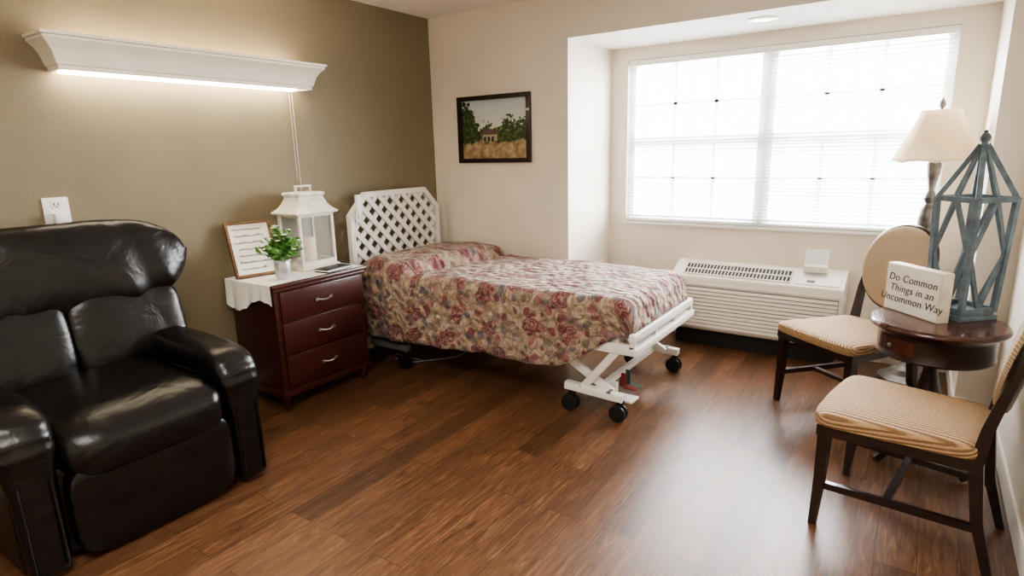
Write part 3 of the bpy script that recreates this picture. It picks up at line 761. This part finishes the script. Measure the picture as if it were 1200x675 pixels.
# ---------------------------------------------------------------- chairs
def chair(loc,rz,label,ow=1.0):
    r=root('side_chair',loc,label,'chair',rz,group='upholstered side chairs by the round table')
    fw,bw,dp=.25,.205,.235
    out=[(-dp,-fw),(dp,-bw),(dp,bw),(-dp,fw)]
    MB().prism(out,'z',.375,.415).obj('seat_frame',M_darkwood,r)
    def sf(q):
        q=q.copy(); k=(q.x+dp)/(2*dp); q.y*=1-(1-bw/fw)*k; q.x+=-.012*math.cos(q.y/fw*1.4); return q
    MB().se((0,0,.437),(dp+.018,fw+.018,.036),.45,.22,16,64,fn=sf).obj('seat',M_tan,r)
    pw=bw*(.55+.45*ow)
    for sy in (-1,1):
        b=MB(); pts=[(-dp+.025,sy*(fw-.025),.40),(-dp+.022,sy*(fw-.024),.2),(-dp+.012,sy*(fw-.02),0.0)]
        b.tube(pts,[.030,.025,.018],4).obj('leg',M_darkwood,r)
        b=MB(); pts=[(dp+.075,sy*(bw-.01),0.0),(dp+.02,sy*(bw-.02),.2),(dp-.005,sy*(bw-.02),.40),(dp+.01,sy*(pw-.015),.52),(dp+.035,sy*(pw-.01),.63),(dp+.075,sy*(pw-.01),.78)]
        b.tube(pts,[.018,.024,.028,.024,.021,.014],4).obj('leg',M_darkwood,r)
        MB().bar((-dp+.02,sy*(fw-.024),.17),(dp+.03,sy*(bw-.02),.17),.02,.026).obj('stretcher',M_darkwood,r)
    MB().bar((-.0,-(fw+bw)/2+.02,.17),(-.0,(fw+bw)/2-.02,.17),.026,.02).obj('stretcher',M_darkwood,r)
    def oval(hx,hy,hz,e):
        b=MB(); vs=[];fs=[]; N=56; layers=[(-hx,.90),(-hx*.8,.97),(-hx*.3,1.0),(hx*.3,1.0),(hx*.8,.97),(hx,.90)]
        for x,k in layers:
            for i in range(N):
                a=2*math.pi*i/N; ca,sa=math.cos(a),math.sin(a)
                yy=hy*k*math.copysign(abs(ca)**e,ca); zz=hz*k*math.copysign(abs(sa)**e,sa)
                yy*=1-.06*max(0,-zz/hz)
                curve=.05*(yy/hy)**2*.5
                vs.append((x-curve,yy,zz))
        L=len(layers)
        for j in range(L-1):
            for i in range(N): fs.append((j*N+i,j*N+(i+1)%N,(j+1)*N+(i+1)%N,(j+1)*N+i))
        vs.append((-hx*1.25,0,0)); vs.append((hx*1.1,0,0))
        for i in range(N): fs.append((L*N,(i+1)%N,i)); fs.append((L*N+1,(L-1)*N+i,(L-1)*N+(i+1)%N))
        return b.add(vs,fs)
    t=R(13)
    oval(.019,.235*ow,.236,.9).obj('backrest_frame',M_darkwood,r,loc=(dp+.082,0,.765),rot=(0,t,0),ang=60)
    oval(.026,.222*ow,.223,.9).obj('backrest',M_tanback,r,loc=(dp+.074,0,.765),rot=(0,t,0),ang=60)
chair((.045,2.50,0),R(-9),'dark wood side chair with tan ribbed seat against the wall',.88)
chair((-.24,3.49,0),R(52),'dark wood side chair with oval tan upholstered back',.88)

# ---------------------------------------------------------------- round table
TX,TY,TZ=.12,3.10,.66
def table():
    r=root('round_side_table',(TX,TY,0),'dark mahogany round drum side table on curved legs','side table')
    MB().lathe([(0,.625),(.235,.625),(.252,.632),(.258,.642),(.256,.652),(.248,.66),(0,.66)],n=56).obj('tabletop',M_mahog,r)
    b=MB().lathe([(0,.50),(.20,.50),(.218,.507),(.222,.515),(.218,.525),(.218,.605),(.225,.615),(.232,.625),(0,.625)],n=56); b.obj('drum_apron',M_darkwood,r)
    vs=[];fs=[]
    for i in range(15):
        a=R(200)+R(50)*i/14
        for z in (.535,.598): vs.append((.2205*math.cos(a),.2205*math.sin(a),z))
    for i in range(14): fs.append((2*i,2*i+2,2*i+3,2*i+1))
    dr=MB().add(vs,fs).obj('drawer',M_mahog,r); a=R(225)
    MB().se((.228*math.cos(a),.228*math.sin(a),.566),(.010,.010,.010),1,1,10,14).obj('knob',M_pewter,dr)
    MB().lathe([(.0,.07),(.03,.07),(.045,.10),(.03,.14),(.024,.2),(.04,.27),(.052,.33),(.035,.39),(.028,.44),(.05,.48),(.07,.50)],n=28).obj('pedestal',M_darkwood,r)
    for k in range(4):
        a=R(45+90*k); c,s_=math.cos(a),math.sin(a)
        pts=[(.02,.14),(.07,.16),(.12,.14),(.165,.09),(.20,.04),(.235,.02)]
        MB().tube([(p*c,p*s_,z) for p,z in pts],[.028,.026,.023,.02,.018,.020],8).obj('leg',M_darkwood,r)
table()
def block_sign():
    r=root('block_sign',(.012,3.132,TZ),'cream wooden block sign with dark grey script lettering','sign',rz=R(-47))
    MB().bb(-.152,.152,-.0,.056,0,.218,bev=.005).obj('block',M_signb,r)
    MB().bb(-.145,.145,-.0025,.0,.007,.211).obj('face',M_sign,r)
    text('lettering','Do Common\nThings in an\nUncommon Way',.047,M_ink2,r,(0,-.0035,.109),(R(90),0,0),.18,off=-.0001)
block_sign()
def lantern_b():
    r=root('decorative_lantern',(.197,3.226,TZ),'tall open blue grey wooden lantern with peaked roof','lantern',rz=R(-45))
    m=M_bgrey
    MB().bb(-.096,.096,-.096,.096,0,.020,bev=.004).bb(-.085,.085,-.085,.085,.020,.034,bev=.003).obj('base',m,r)
    b=MB(); lo,hi=.082,.096; z0,z1=.034,.52
    cs=[(-1,-1),(1,-1),(1,1),(-1,1)]
    for i,(sx,sy) in enumerate(cs):
        tx,ty=cs[(i+1)%4]
        P=lambda k,z: Vector(((sx+(tx-sx)*k)*(lo+(hi-lo)*(z-z0)/(z1-z0)),(sy+(ty-sy)*k)*(lo+(hi-lo)*(z-z0)/(z1-z0)),z))
        up=(sx+tx,sy+ty,0)
        b.bar(P(0,z0),P(0,z1+.008),.021,.021)
        b.bar(P(0,z0+.01),P(1,z0+.01),.016,.020)
        b.bar(P(0,z1),P(1,z1),.018,.022)
        zm=.285
        b.bar(P(.5,z0+.01),P(.02,zm),.018,.009,up=up); b.bar(P(.5,z0+.01),P(.98,zm),.018,.009,up=up)
        b.bar(P(.02,zm),P(.5,z1),.018,.009,up=up); b.bar(P(.98,zm),P(.5,z1),.018,.009,up=up)
    b.obj('lantern_frame',m,r)
    b=MB()
    ap=Vector((0,0,.745))
    for i,(sx,sy) in enumerate(cs):
        tx,ty=cs[(i+1)%4]
        b.bar(Vector((sx*.097,sy*.097,.52)),ap+Vector((sx*.008,sy*.008,0)),.020,.020)
        b.bar(Vector(((sx+(tx-sx)*.5)*.097,(sy+(ty-sy)*.5)*.097,.525)),ap+Vector(((sx+(tx-sx)*.5)*.008,(sy+(ty-sy)*.5)*.008,0)),.016,.010,up=(sx+tx,sy+ty,0))
    b.lathe([(.0,.726),(.022,.731),(.022,.744),(.012,.748),(.011,.754),(.018,.764),(.021,.774),(.015,.786),(.007,.793),(.008,.80),(0,.806)],n=20)
    b.obj('roof',m,r)
lantern_b()

# ---------------------------------------------------------------- floor lamp
def lamp():
    r=root('floor_lamp',(.045,4.14,0),'silver grey turned floor lamp with cream bell shade','floor lamp')
    MB().lathe([(0,0),(.15,0),(.155,.012),(.15,.03),(.125,.045),(.10,.055),(.085,.085),(.05,.10),(.03,.13),(.022,.16)],n=40).obj('base',M_pewter,r)
    MB().lathe([(.014,.15),(.014,.78),(.022,.79),(.03,.81),(.022,.83),(.016,.85),(.030,.90),(.046,.96),(.050,1.0),(.038,1.05),(.020,1.08),(.026,1.09),(.034,1.11),(.026,1.13),(.015,1.15),(.020,1.19),(.032,1.25),(.036,1.29),(.024,1.32),(.014,1.34),(.010,1.36),(.010,1.52)],n=28).obj('pole',M_pewter,r)
    prof=[(.220,1.31),(.205,1.335),(.170,1.41),(.132,1.485),(.102,1.56),(.094,1.59)]
    b=MB(); vs=[];fs=[]
    N=64
    for rr,z in prof:
        for i in range(N):
            a=2*math.pi*i/N; k=1-.022*abs(math.sin(a*4)) ; vs.append((rr*k*math.cos(a),rr*k*math.sin(a),z+.012*(abs(math.sin(a*4)) if z<1.32 else 0)))
    for j in range(len(prof)-1):
        for i in range(N): fs.append((j*N+i,j*N+(i+1)%N,(j+1)*N+(i+1)%N,(j+1)*N+i))
    b.add(vs,fs); o=b.obj('lamp_shade',M_shade,r,fixn=False); md=o.modifiers.new('t','SOLIDIFY'); md.thickness=.003
    b=MB()
    b.tube([(.0,0,1.52),(0,.05,1.59),(0,.094,1.588)],.002,5).tube([(.0,0,1.52),(0,-.05,1.59),(0,-.094,1.588)],.002,5)
    b.obj('shade_support',M_pewter,r)
    MB().lathe([(.006,1.50),(.008,1.60),(.013,1.605),(.017,1.62),(.012,1.635),(.005,1.645),(.007,1.65),(0,1.655)],n=16).obj('finial',M_pewter,r)
lamp()
m=M_shade; nt=m.node_tree; bs=nt.nodes['Principled BSDF']; t=node(nt,'ShaderNodeBsdfTranslucent'); t.inputs[0].default_value=(.97,.86,.68,1)
mx=node(nt,'ShaderNodeMixShader'); mx.inputs[0].default_value=.45; nt.links.new(bs.outputs[0],mx.inputs[1]); nt.links.new(t.outputs[0],mx.inputs[2]); nt.links.new(mx.outputs[0],nt.nodes['Material Output'].inputs[0])

# ---------------------------------------------------------------- lights / world
w=bpy.data.worlds.new('world'); SC.world=w; w.use_nodes=True
bg=w.node_tree.nodes['Background']; bg.inputs[0].default_value=(.88,.94,1,1); bg.inputs[1].default_value=4
def area(name,loc,rot,sx,sy,pw,col):
    l=bpy.data.lights.new(name,'AREA'); l.shape='RECTANGLE'; l.size=sx; l.size_y=sy; l.energy=pw; l.color=col
    o=bpy.data.objects.new(name,l); COL.objects.link(o); o.location=loc; o.rotation_euler=rot; return o
area('daylight',(-.92,5.1,1.75),(R(-82),0,0),2.8,1.9,440,(.97,.98,1))
area('room_fill',(-.9,.1,2.42),(0,0,0),1.4,.8,33,(1,.95,.87))  # unseen fill lamp added below the ceiling to brighten the room
SC.view_settings.view_transform='AgX'
try: SC.view_settings.look='AgX - Medium High Contrast'
except Exception: pass
SC.view_settings.exposure=.95
